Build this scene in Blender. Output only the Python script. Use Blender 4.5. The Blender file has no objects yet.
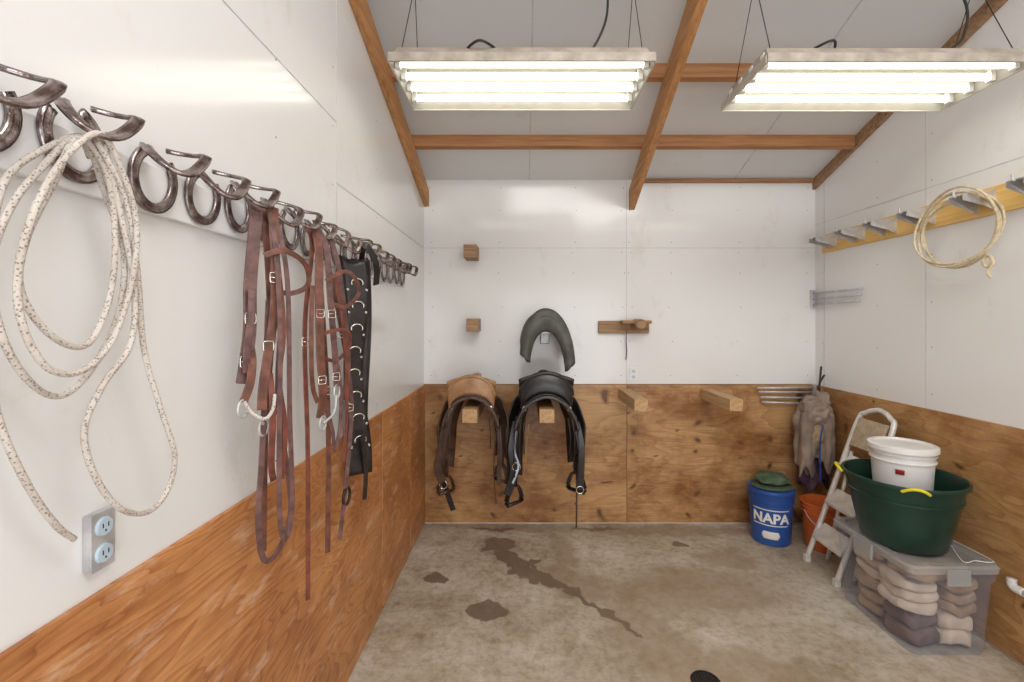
import bpy, bmesh, math, random
from mathutils import Vector, Matrix, noise
random.seed(7)
PI=math.pi
XL,XR,YB,YF=-0.87,2.57,4.0,-1.6
SL=0.34
def ceil_z(y): return 3.02+SL*(YB-y)
scene=bpy.context.scene
scene.view_settings.view_transform='Standard'
# ------------------------------------------------------------------ materials
def newmat(name):
    m=bpy.data.materials.new(name); m.use_nodes=True
    nt=m.node_tree; b=nt.nodes['Principled BSDF']
    return m,nt,b
def N(nt,t,**k):
    n=nt.nodes.new(t)
    for a,v in k.items(): setattr(n,a,v)
    return n
def mixc(nt,f,a,b,blend='MIX'):
    m=N(nt,'ShaderNodeMix',data_type='RGBA',blend_type=blend)
    for s,v in ((0,f),(6,a),(7,b)):
        if hasattr(v,'is_linked') or hasattr(v,'links'): nt.links.new(v,m.inputs[s])
        elif s==0: m.inputs[0].default_value=v
        else: m.inputs[s].default_value=(*v,1)
    return m.outputs[2]
def ramp(nt,sock,stops):
    r=N(nt,'ShaderNodeValToRGB')
    e=r.color_ramp.elements
    e[0].position=stops[0][0]; e[0].color=(*stops[0][1],1)
    e[1].position=stops[-1][0]; e[1].color=(*stops[-1][1],1)
    for p,c in stops[1:-1]:
        q=e.new(p); q.color=(*c,1)
    nt.links.new(sock,r.inputs[0]); return r.outputs[0]
def coords(nt,scale=(1,1,1),loc=(0,0,0)):
    t=N(nt,'ShaderNodeTexCoord'); m=N(nt,'ShaderNodeMapping')
    m.inputs['Scale'].default_value=scale; m.inputs['Location'].default_value=loc
    nt.links.new(t.outputs['Object'],m.inputs[0]); return m.outputs[0]
def noiset(nt,vec,scale,detail=4,rough=.55,dist=0):
    n=N(nt,'ShaderNodeTexNoise'); nt.links.new(vec,n.inputs['Vector'])
    n.inputs['Scale'].default_value=scale; n.inputs['Detail'].default_value=detail
    n.inputs['Roughness'].default_value=rough; n.inputs['Distortion'].default_value=dist
    return n.outputs[0]
def bump(nt,b,h,st=.3,dist=.005):
    n=N(nt,'ShaderNodeBump'); n.inputs['Strength'].default_value=st; n.inputs['Distance'].default_value=dist
    nt.links.new(h,n.inputs['Height']); nt.links.new(n.outputs[0],b.inputs['Normal'])
def pbr(name,c1,c2=None,rough=.5,metal=0,scale=12,bst=.2,bdist=.003,bscale=None,**kw):
    m,nt,b=newmat(name)
    c2=c2 or tuple(x*.75 for x in c1)
    v=coords(nt); n=noiset(nt,v,scale,3)
    nt.links.new(ramp(nt,n,[(.35,c2),(.65,c1)]),b.inputs['Base Color'])
    b.inputs['Roughness'].default_value=rough; b.inputs['Metallic'].default_value=metal
    if bst: bump(nt,b,noiset(nt,v,bscale or scale*5,2),bst,bdist)
    for k,x in kw.items(): b.inputs[k].default_value=x
    return m
def wallmat(name,col,rough=.22,bs=.10):
    m,nt,b=newmat(name); v=coords(nt)
    n=noiset(nt,v,.8,2)
    c=ramp(nt,n,[(.3,tuple(x*.97 for x in col)),(.7,col)])
    sm=noiset(nt,coords(nt,(1,1,.6),(3,3,3)),3.5,6,.75)
    c=mixc(nt,.5,c,ramp(nt,sm,[(.30,(.86,.82,.76)),(.40,(1,1,1))]),'MULTIPLY')
    nt.links.new(c,b.inputs['Base Color'])
    b.inputs['Roughness'].default_value=rough
    bump(nt,b,noiset(nt,v,30,2,.5),bs,.003)
    return m
def plymat(name,axis,light,dark,flat,kscale=5,kfrac=.5,smear=0,seed=0,gs=3.0,gm=20,stain=.5,gc=.55):
    m,nt,b=newmat(name)
    t=N(nt,'ShaderNodeTexCoord'); sp=N(nt,'ShaderNodeSeparateXYZ'); nt.links.new(t.outputs['Object'],sp.inputs[0])
    cb=N(nt,'ShaderNodeCombineXYZ'); nt.links.new(sp.outputs[axis],cb.inputs[0]); nt.links.new(sp.outputs[2],cb.inputs[1])
    def mp(sx,sy,loc=(0,0,0)):
        q=N(nt,'ShaderNodeMapping'); q.inputs['Scale'].default_value=(sx,sy,1); q.inputs['Location'].default_value=loc
        nt.links.new(cb.outputs[0],q.inputs[0]); return q.outputs[0]
    big=noiset(nt,mp(.28,1,(seed,seed*.7,0)),gs,3,.5,.5)
    mul=N(nt,'ShaderNodeMath',operation='MULTIPLY'); mul.inputs[1].default_value=gm; nt.links.new(big,mul.inputs[0])
    fr=N(nt,'ShaderNodeMath',operation='FRACT'); nt.links.new(mul.outputs[0],fr.inputs[0])
    mid=tuple(a*(1-gc)+c*gc for a,c in zip(light,dark))
    c=ramp(nt,fr.outputs[0],[(0,tuple(x*1.05 for x in light)),(.5,light),(.88,mid),(.97,tuple(x*.9 for x in mid)),(1,tuple(x*1.03 for x in light))])
    fine=noiset(nt,mp(3,60),1.6,4,.6)
    c=mixc(nt,.5,c,ramp(nt,fine,[(.32,(.58,.50,.42)),(.62,(1,1,1))]),'MULTIPLY')
    blot=noiset(nt,mp(.7,1,(seed,1,0)),2.4,6,.68)
    c=mixc(nt,stain,c,ramp(nt,blot,[(.38,(.46,.31,.20)),(.58,(1,1,1))]),'MULTIPLY')
    # knots : irregular size and placement
    kd=N(nt,'ShaderNodeTexNoise'); kd.inputs['Scale'].default_value=3.1; kd.inputs['Detail'].default_value=1; nt.links.new(mp(1,1,(seed,9,0)),kd.inputs['Vector'])
    ks=N(nt,'ShaderNodeVectorMath',operation='SCALE'); nt.links.new(kd.outputs['Color'],ks.inputs[0]); ks.inputs['Scale'].default_value=.35
    ka=N(nt,'ShaderNodeVectorMath',operation='ADD'); nt.links.new(mp(.8,1.15,(seed*2,seed,0)),ka.inputs[0]); nt.links.new(ks.outputs[0],ka.inputs[1])
    vo=N(nt,'ShaderNodeTexVoronoi',voronoi_dimensions='2D'); vo.inputs['Scale'].default_value=kscale
    nt.links.new(ka.outputs[0],vo.inputs['Vector'])
    se=N(nt,'ShaderNodeSeparateColor'); nt.links.new(vo.outputs['Color'],se.inputs[0])
    sz=N(nt,'ShaderNodeMapRange'); sz.inputs[3].default_value=.6; sz.inputs[4].default_value=2.2; nt.links.new(se.outputs[1],sz.inputs[0])
    dm=N(nt,'ShaderNodeMath',operation='MULTIPLY'); nt.links.new(vo.outputs['Distance'],dm.inputs[0]); nt.links.new(sz.outputs[0],dm.inputs[1])
    k=ramp(nt,dm.outputs[0],[(.055,(1,1,1)),(.085,(.5,.5,.5)),(.17,(0,0,0))])
    gt=N(nt,'ShaderNodeMath',operation='LESS_THAN'); gt.inputs[1].default_value=kfrac; nt.links.new(se.outputs[0],gt.inputs[0])
    km=mixc(nt,1.0,k,gt.outputs[0],'MULTIPLY')
    c=mixc(nt,km,c,tuple(x*.38 for x in dark))
    if smear:
        sm=noiset(nt,mp(1.5,5,(4,2,0)),3,6,.7)
        f=ramp(nt,sm,[(.54,(0,0,0)),(.68,(smear,)*3)])
        c=mixc(nt,f,c,(.78,.55,.40))
    nt.links.new(c,b.inputs['Base Color']); b.inputs['Roughness'].default_value=.42
    bump(nt,b,fine,.15,.002)
    return m
def woodmat(name,light,dark,axis):
    m,nt,b=newmat(name); s=[1,1,1]; s[axis]=.05
    v=coords(nt,tuple(s)); n=noiset(nt,v,45,4,.6,.3)
    c=ramp(nt,n,[(.3,dark),(.6,light)])
    vo=N(nt,'ShaderNodeTexVoronoi'); vo.inputs['Scale'].default_value=3
    s3=[1,1,1]; s3[axis]=.6; nt.links.new(coords(nt,tuple(s3)),vo.inputs['Vector'])
    k=ramp(nt,vo.outputs['Distance'],[(.05,(1,1,1)),(.10,(0,0,0))])
    c=mixc(nt,k,c,tuple(x*.4 for x in dark))
    nt.links.new(c,b.inputs['Base Color']); b.inputs['Roughness'].default_value=.6
    bump(nt,b,n,.2,.003); return m

M={}
M['wall']=wallmat('white_panel',(.82,.82,.815),.15)
M['ceil']=wallmat('white_ceiling_panel',(.74,.745,.745),.45)
M['strip']=pbr('panel_joint_strip',(.66,.66,.65),rough=.4,bst=0)
M['joint']=pbr('wood_joint_dark',(.16,.09,.04),rough=.8,bst=0)
M['ply_b']=plymat('plywood_rear',0,(.58,.345,.155),(.38,.18,.07),1,4.2,.50,.0,3.1,2.6,12,.9,.38)
M['ply_l']=plymat('plywood_side',1,(.64,.295,.11),(.40,.13,.038),0,2.5,.15,.5,1.7,3.2,24,.55,.50)
M['ply_r']=plymat('plywood_right',1,(.52,.30,.125),(.35,.16,.06),0,4,.4,.12,6.3,2.6,13,.8,.38)
M['raf']=woodmat('rafter_wood',(.58,.29,.11),(.36,.16,.05),1)
M['pur']=woodmat('purlin_wood',(.44,.21,.08),(.27,.115,.045),0)
M['post']=woodmat('post_wood',(.56,.37,.19),(.38,.21,.09),1)
M['oldwood']=woodmat('old_wood',(.40,.24,.125),(.20,.105,.055),0)
M['yboard']=woodmat('yellow_board',(.85,.57,.20),(.70,.42,.12),1)
M['steel']=pbr('horseshoe_steel',(.44,.39,.385),(.13,.085,.075),rough=.25,metal=1,scale=34,bst=.45,bdist=.002)
M['chrome']=pbr('galvanised',(.66,.66,.67),(.48,.48,.49),rough=.4,metal=.45,scale=20,bst=.1)
M['silver']=pbr('buckle_silver',(.85,.83,.78),(.6,.58,.52),rough=.22,metal=1,bst=0)
M['leather']=pbr('brown_leather',(.21,.080,.052),(.10,.040,.028),rough=.34,scale=30,bst=.25)
M['leather2']=pbr('burgundy_leather',(.19,.095,.085),(.09,.045,.043),rough=.34,scale=30,bst=.25)
M['leather3']=pbr('red_leather',(.23,.065,.042),(.12,.038,.026),rough=.33,scale=30,bst=.25)
M['blackl']=pbr('black_leather',(.030,.026,.026),(.012,.010,.010),rough=.28,scale=25,bst=.3)
M['tan']=pbr('tan_saddle_leather',(.44,.25,.125),(.29,.15,.07),rough=.38,scale=14,bst=.25)
M['dkbrown']=pbr('dark_saddle_leather',(.10,.055,.035),(.045,.026,.018),rough=.36,scale=16,bst=.3)
M['sheep']=pbr('sheepskin',(.30,.23,.16),(.18,.13,.09),rough=.95,scale=60,bst=.8,bdist=.01)
M['grey']=pbr('grey_suede',(.11,.112,.098),(.060,.062,.052),rough=.6,scale=10,bst=.25,bdist=.003)
M['red']=pbr('red_band',(.45,.03,.03),rough=.5,bst=0)
M['blackp']=pbr('black_plastic',(.02,.02,.02),rough=.5,bst=0)
M['housing']=pbr('fixture_housing',(.46,.41,.35),(.30,.26,.21),rough=.55,scale=10,bst=.1)
M['refl']=pbr('reflector_enamel',(.52,.50,.43),(.45,.43,.37),rough=.35,bst=0)
M['blue']=pbr('blue_plastic',(.025,.095,.37),(.02,.075,.29),rough=.35,scale=4,bst=0)
M['white']=pbr('white_plastic',(.84,.83,.81),(.78,.77,.75),rough=.35,scale=5,bst=0)
M['orange']=pbr('orange_plastic',(.70,.17,.04),(.6,.13,.03),rough=.4,scale=4,bst=0)
M['green']=pbr('dark_green_plastic',(.008,.046,.033),(.005,.030,.021),rough=.28,scale=4,bst=0)
M['olive']=pbr('olive_cloth',(.10,.15,.085),(.05,.085,.05),rough=.85,scale=30,bst=.4)
M['yellow']=pbr('yellow_rope',(.80,.72,.03),(.65,.55,.02),rough=.6,bst=.3)
M['alu']=pbr('white_aluminium',(.78,.77,.74),(.62,.60,.56),rough=.4,metal=.2,scale=15,bst=.1)
M['tread']=pbr('tan_tread',(.52,.42,.30),(.40,.31,.21),rough=.8,scale=25,bst=.5)
M['jacket']=pbr('taupe_jacket',(.36,.285,.235),(.20,.150,.125),rough=.9,scale=6,bst=.4)
M['purple']=pbr('purple_cloth',(.13,.075,.11),(.06,.035,.06),rough=.9,scale=9,bst=.4)
M['cloth1']=pbr('beige_cloth',(.50,.36,.23),(.32,.22,.14),rough=.9,scale=8,bst=.4)
M['cloth2']=pbr('pale_cloth',(.74,.64,.52),(.54,.44,.35),rough=.9,scale=8,bst=.4)
M['cloth3']=pbr('brown_cloth',(.22,.14,.11),(.12,.075,.06),rough=.9,scale=8,bst=.4)
M['pvc']=pbr('pvc_pipe',(.82,.81,.78),rough=.35,bst=0)
M['feed']=pbr('feed_grain',(.35,.27,.16),rough=.9,scale=60,bst=.6)
M['iron']=pbr('drain_iron',(.05,.045,.04),rough=.6,metal=.7,bst=.3)
M['outlet']=pbr('outlet_blue',(.50,.62,.72),(.42,.53,.63),rough=.4,bst=0)
M['lariat']=pbr('cream_lariat',(.72,.62,.44),(.54,.45,.29),rough=.6,scale=50,bst=.5)
m,nt,b=newmat('flecked_rope'); v=coords(nt)
vo=N(nt,'ShaderNodeTexVoronoi'); vo.inputs['Scale'].default_value=190; nt.links.new(v,vo.inputs['Vector'])
c=ramp(nt,vo.outputs['Distance'],[(.22,(.28,.24,.21)),(.40,(.66,.61,.56))])
c=mixc(nt,.6,c,ramp(nt,noiset(nt,v,14,2),[(.4,(.76,.71,.67)),(.6,(1,1,1))]),'MULTIPLY')
nt.links.new(c,b.inputs['Base Color']); b.inputs['Roughness'].default_value=.8
bump(nt,b,noiset(nt,v,260,2),.7,.003); M['rope']=m
m,nt,b=newmat('fluorescent_tube'); v=coords(nt)
b.inputs['Base Color'].default_value=(.9,.9,.88,1)
nt.links.new(ramp(nt,noiset(nt,v,2,1),[(.3,(1,.93,.78)),(.7,(1,.965,.87))]),b.inputs['Emission Color'])
b.inputs['Emission Strength'].default_value=4.2; M['tube']=m
m,nt,b=newmat('clear_plastic'); v=coords(nt)
b.inputs['Base Color'].default_value=(.34,.39,.52,1); b.inputs['Roughness'].default_value=.12
nt.links.new(ramp(nt,noiset(nt,v,4,2),[(.3,(.16,)*3),(.7,(.22,)*3)]),b.inputs['Alpha']); M['clear']=m
m,nt,b=newmat('clear_lid'); v=coords(nt)
b.inputs['Base Color'].default_value=(.46,.48,.48,1); b.inputs['Roughness'].default_value=.2
nt.links.new(ramp(nt,noiset(nt,v,4,2),[(.3,(.45,)*3),(.7,(.55,)*3)]),b.inputs['Alpha']); M['lid']=m
# floor
m,nt,b=newmat('concrete_floor')
g=N(nt,'ShaderNodeNewGeometry'); pos=g.outputs['Position']
n1=noiset(nt,pos,1.6,7,.68); n2=noiset(nt,pos,22,5,.75); n3=noiset(nt,pos,5,4,.7)
c=ramp(nt,n1,[(.33,(.38,.31,.22)),(.5,(.54,.48,.38)),(.66,(.66,.61,.53))])
c=mixc(nt,.6,c,ramp(nt,n2,[(.34,(.55,.50,.44)),(.55,(1,1,1))]),'MULTIPLY')
c=mixc(nt,.5,c,ramp(nt,n3,[(.36,(.62,.52,.40)),(.52,(1,1,1))]),'MULTIPLY')
wn=N(nt,'ShaderNodeTexNoise'); wn.inputs['Scale'].default_value=7; wn.inputs['Detail'].default_value=5
nt.links.new(pos,wn.inputs['Vector'])
w1=N(nt,'ShaderNodeVectorMath',operation='SUBTRACT'); nt.links.new(wn.outputs['Color'],w1.inputs[0]); w1.inputs[1].default_value=(.5,.5,.5)
w2=N(nt,'ShaderNodeVectorMath',operation='SCALE'); nt.links.new(w1.outputs[0],w2.inputs[0]); w2.inputs['Scale'].default_value=.22
w3=N(nt,'ShaderNodeVectorMath',operation='ADD'); nt.links.new(pos,w3.inputs[0]); nt.links.new(w2.outputs[0],w3.inputs[1])
def blobs(lst,soft):
    acc=None
    for (x,y,rx,ry,a) in lst:
        s=N(nt,'ShaderNodeVectorMath',operation='SUBTRACT'); nt.links.new(w3.outputs[0],s.inputs[0]); s.inputs[1].default_value=(x,y,0)
        r=N(nt,'ShaderNodeVectorRotate',rotation_type='Z_AXIS'); nt.links.new(s.outputs[0],r.inputs['Vector']); r.inputs['Angle'].default_value=-a
        k=N(nt,'ShaderNodeVectorMath',operation='MULTIPLY'); nt.links.new(r.outputs[0],k.inputs[0]); k.inputs[1].default_value=(1/rx,1/ry,0)
        l=N(nt,'ShaderNodeVectorMath',operation='LENGTH'); nt.links.new(k.outputs[0],l.inputs[0])
        if acc is None: acc=l.outputs['Value']
        else:
            q=N(nt,'ShaderNodeMath',operation='MINIMUM'); nt.links.new(acc,q.inputs[0]); nt.links.new(l.outputs['Value'],q.inputs[1]); acc=q.outputs[0]
    return ramp(nt,acc,[(soft,(1,1,1)),(1.0,(0,0,0))])
brown=blobs([(1.15,3.0,.75,.36,0),(.75,2.5,.26,.6,.5),(1.3,3.86,1.1,.12,0),(-.1,3.92,.7,.09,0),(.35,3.1,.40,.22,-.7),(1.1,2.3,.45,.2,0),(1.5,3.4,.25,.2,0),(.3,3.55,.12,.4,.2)],.55)
f=mixc(nt,.62,(0,0,0),brown)
c=mixc(nt,f,c,(.31,.215,.14))
wet=blobs([(-.20,3.62,.15,.11,0),(-.12,3.44,.18,.08,-1.1),(.0,3.26,.18,.085,-.9),(.16,3.12,.18,.065,-.5),(.33,2.98,.16,.036,-.75),(.47,2.82,.16,.026,-.8),(.60,2.64,.16,.020,-.95),(.05,3.34,.12,.03,.3),
 (-.60,3.14,.09,.06,0),(-.24,2.80,.12,.10,0),(1.25,3.62,.08,.05,0),(.62,3.88,.25,.03,0),(-.25,3.9,.2,.03,0)],.84)
wf=mixc(nt,.85,(0,0,0),wet)
c=mixc(nt,wf,c,(.175,.12,.082))
nt.links.new(c,b.inputs['Base Color'])
rg=ramp(nt,n1,[(.3,(.5,)*3),(.7,(.72,)*3)])
nt.links.new(mixc(nt,wf,rg,(.28,.28,.28)),b.inputs['Roughness'])
bump(nt,b,n2,.25,.004); M['floor']=m

# ------------------------------------------------------------------ geometry helpers
def empty(name,loc):
    e=bpy.data.objects.new(name,None); e.location=loc; e.empty_display_size=.1
    scene.collection.objects.link(e); return e
def mk(name,verts,faces,mat,parent=None,smooth=True,bevel=0,solid=0,subsurf=0,off=0):
    vs=[Vector(v) for v in verts]
    lo=Vector([min(v[i] for v in vs) for i in range(3)]); hi=Vector([max(v[i] for v in vs) for i in range(3)])
    c=(lo+hi)/2
    me=bpy.data.meshes.new(name); me.from_pydata([v-c for v in vs],[],faces)
    bm=bmesh.new(); bm.from_mesh(me); bmesh.ops.recalc_face_normals(bm,faces=bm.faces); bm.to_mesh(me); bm.free()
    o=bpy.data.objects.new(name,me); o.location=c
    scene.collection.objects.link(o)
    for mm in (mat if isinstance(mat,list) else [mat]): me.materials.append(M[mm] if isinstance(mm,str) else mm)
    if smooth:
        me.polygons.foreach_set('use_smooth',[True]*len(me.polygons))
    if parent:
        o.parent=parent; o.matrix_parent_inverse=Matrix.Translation(-parent.location)
    if solid:
        q=o.modifiers.new('sol','SOLIDIFY'); q.thickness=solid; q.offset=off
    if bevel:
        q=o.modifiers.new('bev','BEVEL'); q.width=bevel; q.segments=2; q.limit_method='ANGLE'
    if subsurf:
        q=o.modifiers.new('sub','SUBSURF'); q.levels=subsurf; q.render_levels=subsurf
    return o
BF=[(0,1,3,2),(4,6,7,5),(0,4,5,1),(2,3,7,6),(0,2,6,4),(1,5,7,3)]
def box(name,x0,x1,y0,y1,z0,z1,mat,parent=None,bevel=.002):
    vs=[(x,y,z) for x in (x0,x1) for y in (y0,y1) for z in (z0,z1)]
    return mk(name,vs,BF,mat,parent,False,bevel)
def prism(name,poly,x0,x1,mat,parent=None,bevel=0):
    n=len(poly); vs=[(x0,y,z) for y,z in poly]+[(x1,y,z) for y,z in poly]
    fs=[tuple(range(n)),tuple(range(2*n-1,n-1,-1))]+[(i,(i+1)%n,n+(i+1)%n,n+i) for i in range(n)]
    return mk(name,vs,fs,mat,parent,False,bevel)
def cr(pts,k=8,closed=False):
    P=[Vector(p) for p in pts]; n=len(P); out=[]
    if n<3: return [P[0],P[-1]]
    rng=range(n) if closed else range(n-1)
    for i in rng:
        if closed: a,b_,c_,d=P[(i-1)%n],P[i],P[(i+1)%n],P[(i+2)%n]
        else: a,b_,c_,d=P[max(i-1,0)],P[i],P[i+1],P[min(i+2,n-1)]
        for j in range(k):
            t=j/k
            out.append(.5*((2*b_)+(c_-a)*t+(2*a-5*b_+4*c_-d)*t*t+(3*b_-a-3*c_+d)*t**3))
    if not closed: out.append(P[-1])
    return out
nrm_mode=[False]
def sweep_data(path,prof,nrm,closed=False,scale=None):
    vs=[];fs=[];n=len(path);m=len(prof); last=Vector(nrm)
    for i,p in enumerate(path):
        a=path[(i-1)%n] if closed or i>0 else p
        c_=path[(i+1)%n] if closed or i<n-1 else p
        t=(c_-a)
        t=t.normalized() if t.length>1e-9 else Vector((0,0,1))
        h=last if nrm_mode[0] else Vector(nrm)
        nn=h-t*t.dot(h)
        if nn.length<1e-4: nn=t.orthogonal()
        nn.normalize(); last=nn; w=t.cross(nn)
        s=scale[i] if scale else 1
        for (u,v) in prof: vs.append(p+w*u*s+nn*v*s)
    rng=n if closed else n-1
    for i in range(rng):
        for j in range(m):
            fs.append((i*m+j,i*m+(j+1)%m,((i+1)%n)*m+(j+1)%m,((i+1)%n)*m+j))
    if not closed: fs.append(tuple(range(m))); fs.append(tuple(range(n*m-1,(n-1)*m-1,-1)))
    return vs,fs
def circ(r,n=10): return [(r*math.cos(2*PI*i/n),r*math.sin(2*PI*i/n)) for i in range(n)]
def rect(w,t): return [(-w/2,-t/2),(w/2,-t/2),(w/2,t/2),(-w/2,t/2)]
def tube(name,pts,r,mat,parent=None,closed=False,k=8,seg=10,straight=False):
    nrm_mode[0]=True
    path=[Vector(p) for p in pts] if straight else cr(pts,k,closed)
    t0=(path[1]-path[0]).normalized()
    vs,fs=sweep_data(path,circ(r,seg),t0.orthogonal(),closed); nrm_mode[0]=False
    return mk(name,vs,fs,mat,parent)
def strap(name,pts,w,t,nrm,mat,parent=None,closed=False,k=8):
    vs,fs=sweep_data(cr(pts,k,closed),rect(w,t),nrm,closed)
    return mk(name,vs,fs,mat,parent,False,t*.3)
def merge(name,parts,mat,parent=None,smooth=True,bevel=0):
    vs=[];fs=[]
    for v,f in parts:
        o=len(vs); vs+=list(v); fs+=[tuple(i+o for i in q) for q in f]
    return mk(name,vs,fs,mat,parent,smooth,bevel)
def lathe(name,prof,c,mat,parent=None,seg=40,rot=None,cap=False,sx=1,sy=1,smooth=True):
    vs=[];fs=[];n=len(prof)
    for i in range(seg):
        a=2*PI*i/seg
        for r,z in prof:
            v=Vector((r*math.cos(a)*sx,r*math.sin(a)*sy,z))
            if rot: v=rot@v
            vs.append(v+Vector(c))
    for i in range(seg):
        for j in range(n-1):
            fs.append((i*n+j,((i+1)%seg)*n+j,((i+1)%seg)*n+j+1,i*n+j+1))
    o=mk(name,vs,fs,mat,parent,smooth)
    bm=bmesh.new(); bm.from_mesh(o.data); bmesh.ops.remove_doubles(bm,verts=bm.verts,dist=1e-5)
    bmesh.ops.recalc_face_normals(bm,faces=bm.faces); bm.to_mesh(o.data); bm.free()
    q=o.modifiers.new('e','EDGE_SPLIT'); q.split_angle=math.radians(40)
    return o
def grid(name,fn,nu,nv,mat,parent=None,solid=.008,off=0,bevel=0):
    vs=[fn(i/(nu-1),j/(nv-1)) for i in range(nu) for j in range(nv)]
    fs=[(i*nv+j,i*nv+j+1,(i+1)*nv+j+1,(i+1)*nv+j) for i in range(nu-1) for j in range(nv-1)]
    return mk(name,vs,fs,mat,parent,True,bevel,solid,0,off)
def ringpts(c,ry,rz,ax1,ax2,n=16,a0=0,a1=2*PI):
    c=Vector(c);u=Vector(ax1);w=Vector(ax2)
    full=abs(a1-a0-2*PI)<1e-6
    return [c+u*ry*math.cos(a0+(a1-a0)*i/(n if full else n-1))+w*rz*math.sin(a0+(a1-a0)*i/(n if full else n-1)) for i in range(n)]
def blob(name,c,s,mat,parent=None,amp=.25,freq=2.5,seed=0,sub=4,crease=0):
    bm=bmesh.new(); bmesh.ops.create_icosphere(bm,subdivisions=sub,radius=1)
    vs=[]
    for v in bm.verts:
        p=v.co.normalized()
        d=1+amp*noise.noise(p*freq+Vector((seed,seed*1.3,0)))
        if crease:
            q=p*1.5+Vector((seed,seed*.4,seed*.9))
            d+=crease*(abs(noise.noise(q))-.2)
        vs.append(Vector((c[0]+p.x*s[0]*d,c[1]+p.y*s[1]*d,c[2]+p.z*s[2]*d)))
    fs=[tuple(v.index for v in f.verts) for f in bm.faces]; bm.free()
    return mk(name,vs,fs,mat,parent)
def folded(name,c,s,mat,parent,seed,layers=3,rz=0.0):
    # stack of folded fabric layers with rounded fold fronts, merged in one mesh
    vs=[];fs=[]; ca,sa=math.cos(rz),math.sin(rz)
    for L in range(layers):
        bm=bmesh.new(); bmesh.ops.create_icosphere(bm,subdivisions=4,radius=1); o=len(vs)
        zc=c[2]+s[2]*(-1+(2*L+1)/layers); hz=s[2]/layers*1.12
        dx=random.uniform(-.08,.08)*s[0]; dy=random.uniform(-.08,.08)*s[1]
        for v in bm.verts:
            p=v.co.normalized()
            q=[math.copysign(abs(t)**.55,t) for t in p]
            n1_=noise.noise(Vector((p.x*1.6+seed,p.y*1.6+L*3,p.z+seed)))
            x=q[0]*s[0]*(1+.14*n1_)+dx; y=q[1]*s[1]*(1+.14*noise.noise(Vector((p.y*2+seed*2,p.x*2,L))))+dy
            z=zc+q[2]*hz+.35*hz*noise.noise(Vector((p.x*2.4+seed,p.y*2.4,seed+L*.3)))+.2*hz*math.sin(p.x*5+seed)
            vs.append(Vector((c[0]+x*ca-y*sa,c[1]+x*sa+y*ca,z)))
        fs+=[tuple(v.index+o for v in f.verts) for f in bm.faces]; bm.free()
    return mk(name,vs,fs,mat,parent)

# ------------------------------------------------------------------ room shell
box('floor',XL-.1,XR+.1,YF-.1,YB+.1,-.1,0,'floor',bevel=0)
WT=.012; wh=1.22
wl=empty('wall_left',(XL,1.2,0)); wr=empty('wall_right',(XR,1.2,0)); wbk=empty('wall_back',(.85,YB,0)); e=wfr=empty('wall_front',(0.85,YF,0))
def sidewall(par,x0,x1):
    prism('panel',[(YF-.1,0),(YB+.1,0),(YB+.1,ceil_z(YB+.1)),(YF-.1,ceil_z(YF-.1))],x0,x1,'wall',par)
sidewall(wl,XL-.1,XL); sidewall(wr,XR,XR+.1)
box('panel',XL,XR,YB,YB+.1,0,ceil_z(YB),'wall',wbk,bevel=0)
box('panel_1',XL,-.35,YF-.1,YF,0,4.9,'wall',e,0); box('panel_2',2.05,XR,YF-.1,YF,0,4.9,'wall',e,0)
box('panel_3',-.35,2.05,YF-.1,YF,2.4,4.9,'wall',e,0)
prism('ceiling',[(YF-.1,ceil_z(YF-.1)),(YB+.1,ceil_z(YB+.1)),(YB+.1,ceil_z(YB+.1)+.08),(YF-.1,ceil_z(YF-.1)+.08)],XL-.1,XR+.1,'ceil')
e=wbk
box('wainscot_1',XL+WT,.908,YB-WT,YB,0.012,wh,'ply_b',e); box('wainscot_2',.912,XR-WT,YB-WT,YB,0.012,wh,'ply_b',e)
e=wl
for i,(a,c_) in enumerate([(-1.6,.30),(.304,2.78),(2.784,3.46),(3.464,YB-.001)]): box('wainscot_%d'%(i+1),XL,XL+WT,a,c_,0.012,wh,'ply_l',e)
box('seam_1',XL+.0005,XL+.008,2.7795,2.7845,.012,wh,'joint',e,0); box('seam_2',XL+.0005,XL+.008,3.4595,3.4645,.012,wh,'joint',e,0)
box('seam_3',.9075,.9125,YB-.008,YB,.012,wh,'joint',wbk,0)
e=wr
for i,(a,c_) in enumerate([(-1.6,2.05),(2.054,3.88)]): box('wainscot_%d'%(i+1),XR-WT,XR,a,c_,0.012,wh,'ply_r',e)
box('corner_post',XR-.02,XR,3.885,YB-WT,0.0,wh,'ply_r',e)
box('joint_1',XL,XR,YB-.002,YB,2.418,2.423,'strip',wbk,0); box('joint_2',.907,.912,YB-.002,YB,wh,3.02,'strip',wbk,0)
box('joint_3',XL,XR,YB-.004,YB,wh,wh+.005,'joint',wbk,0)
box('joint_1',XL,XL+.002,2.12,YB,2.418,2.423,'strip',wl,0); box('joint_2',XL,XL+.002,2.118,2.121,2.2,3.6,'strip',wl,0)
box('joint_3',XL,XL+.002,-.4,2.12,2.70,2.703,'strip',wl,0)
box('joint_1',XR-.002,XR,-.5,YB,2.618,2.622,'strip',wr,0); box('joint_2',XR-.002,XR,2.9,2.903,wh,3.3,'strip',wr,0)
box('joint_3',XR-.003,XR,3.878,3.884,wh,3.0,'strip',wr,0)
e=empty('trim_1',(.85,1,3.8))
for i,x in enumerate((.05,1.85)):
    prism('joint_%d'%(i+1),[(YF,ceil_z(YF)-.003),(YB,ceil_z(YB)-.003),(YB,ceil_z(YB)),(YF,ceil_z(YF))],x,x+.008,'strip',e)
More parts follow.
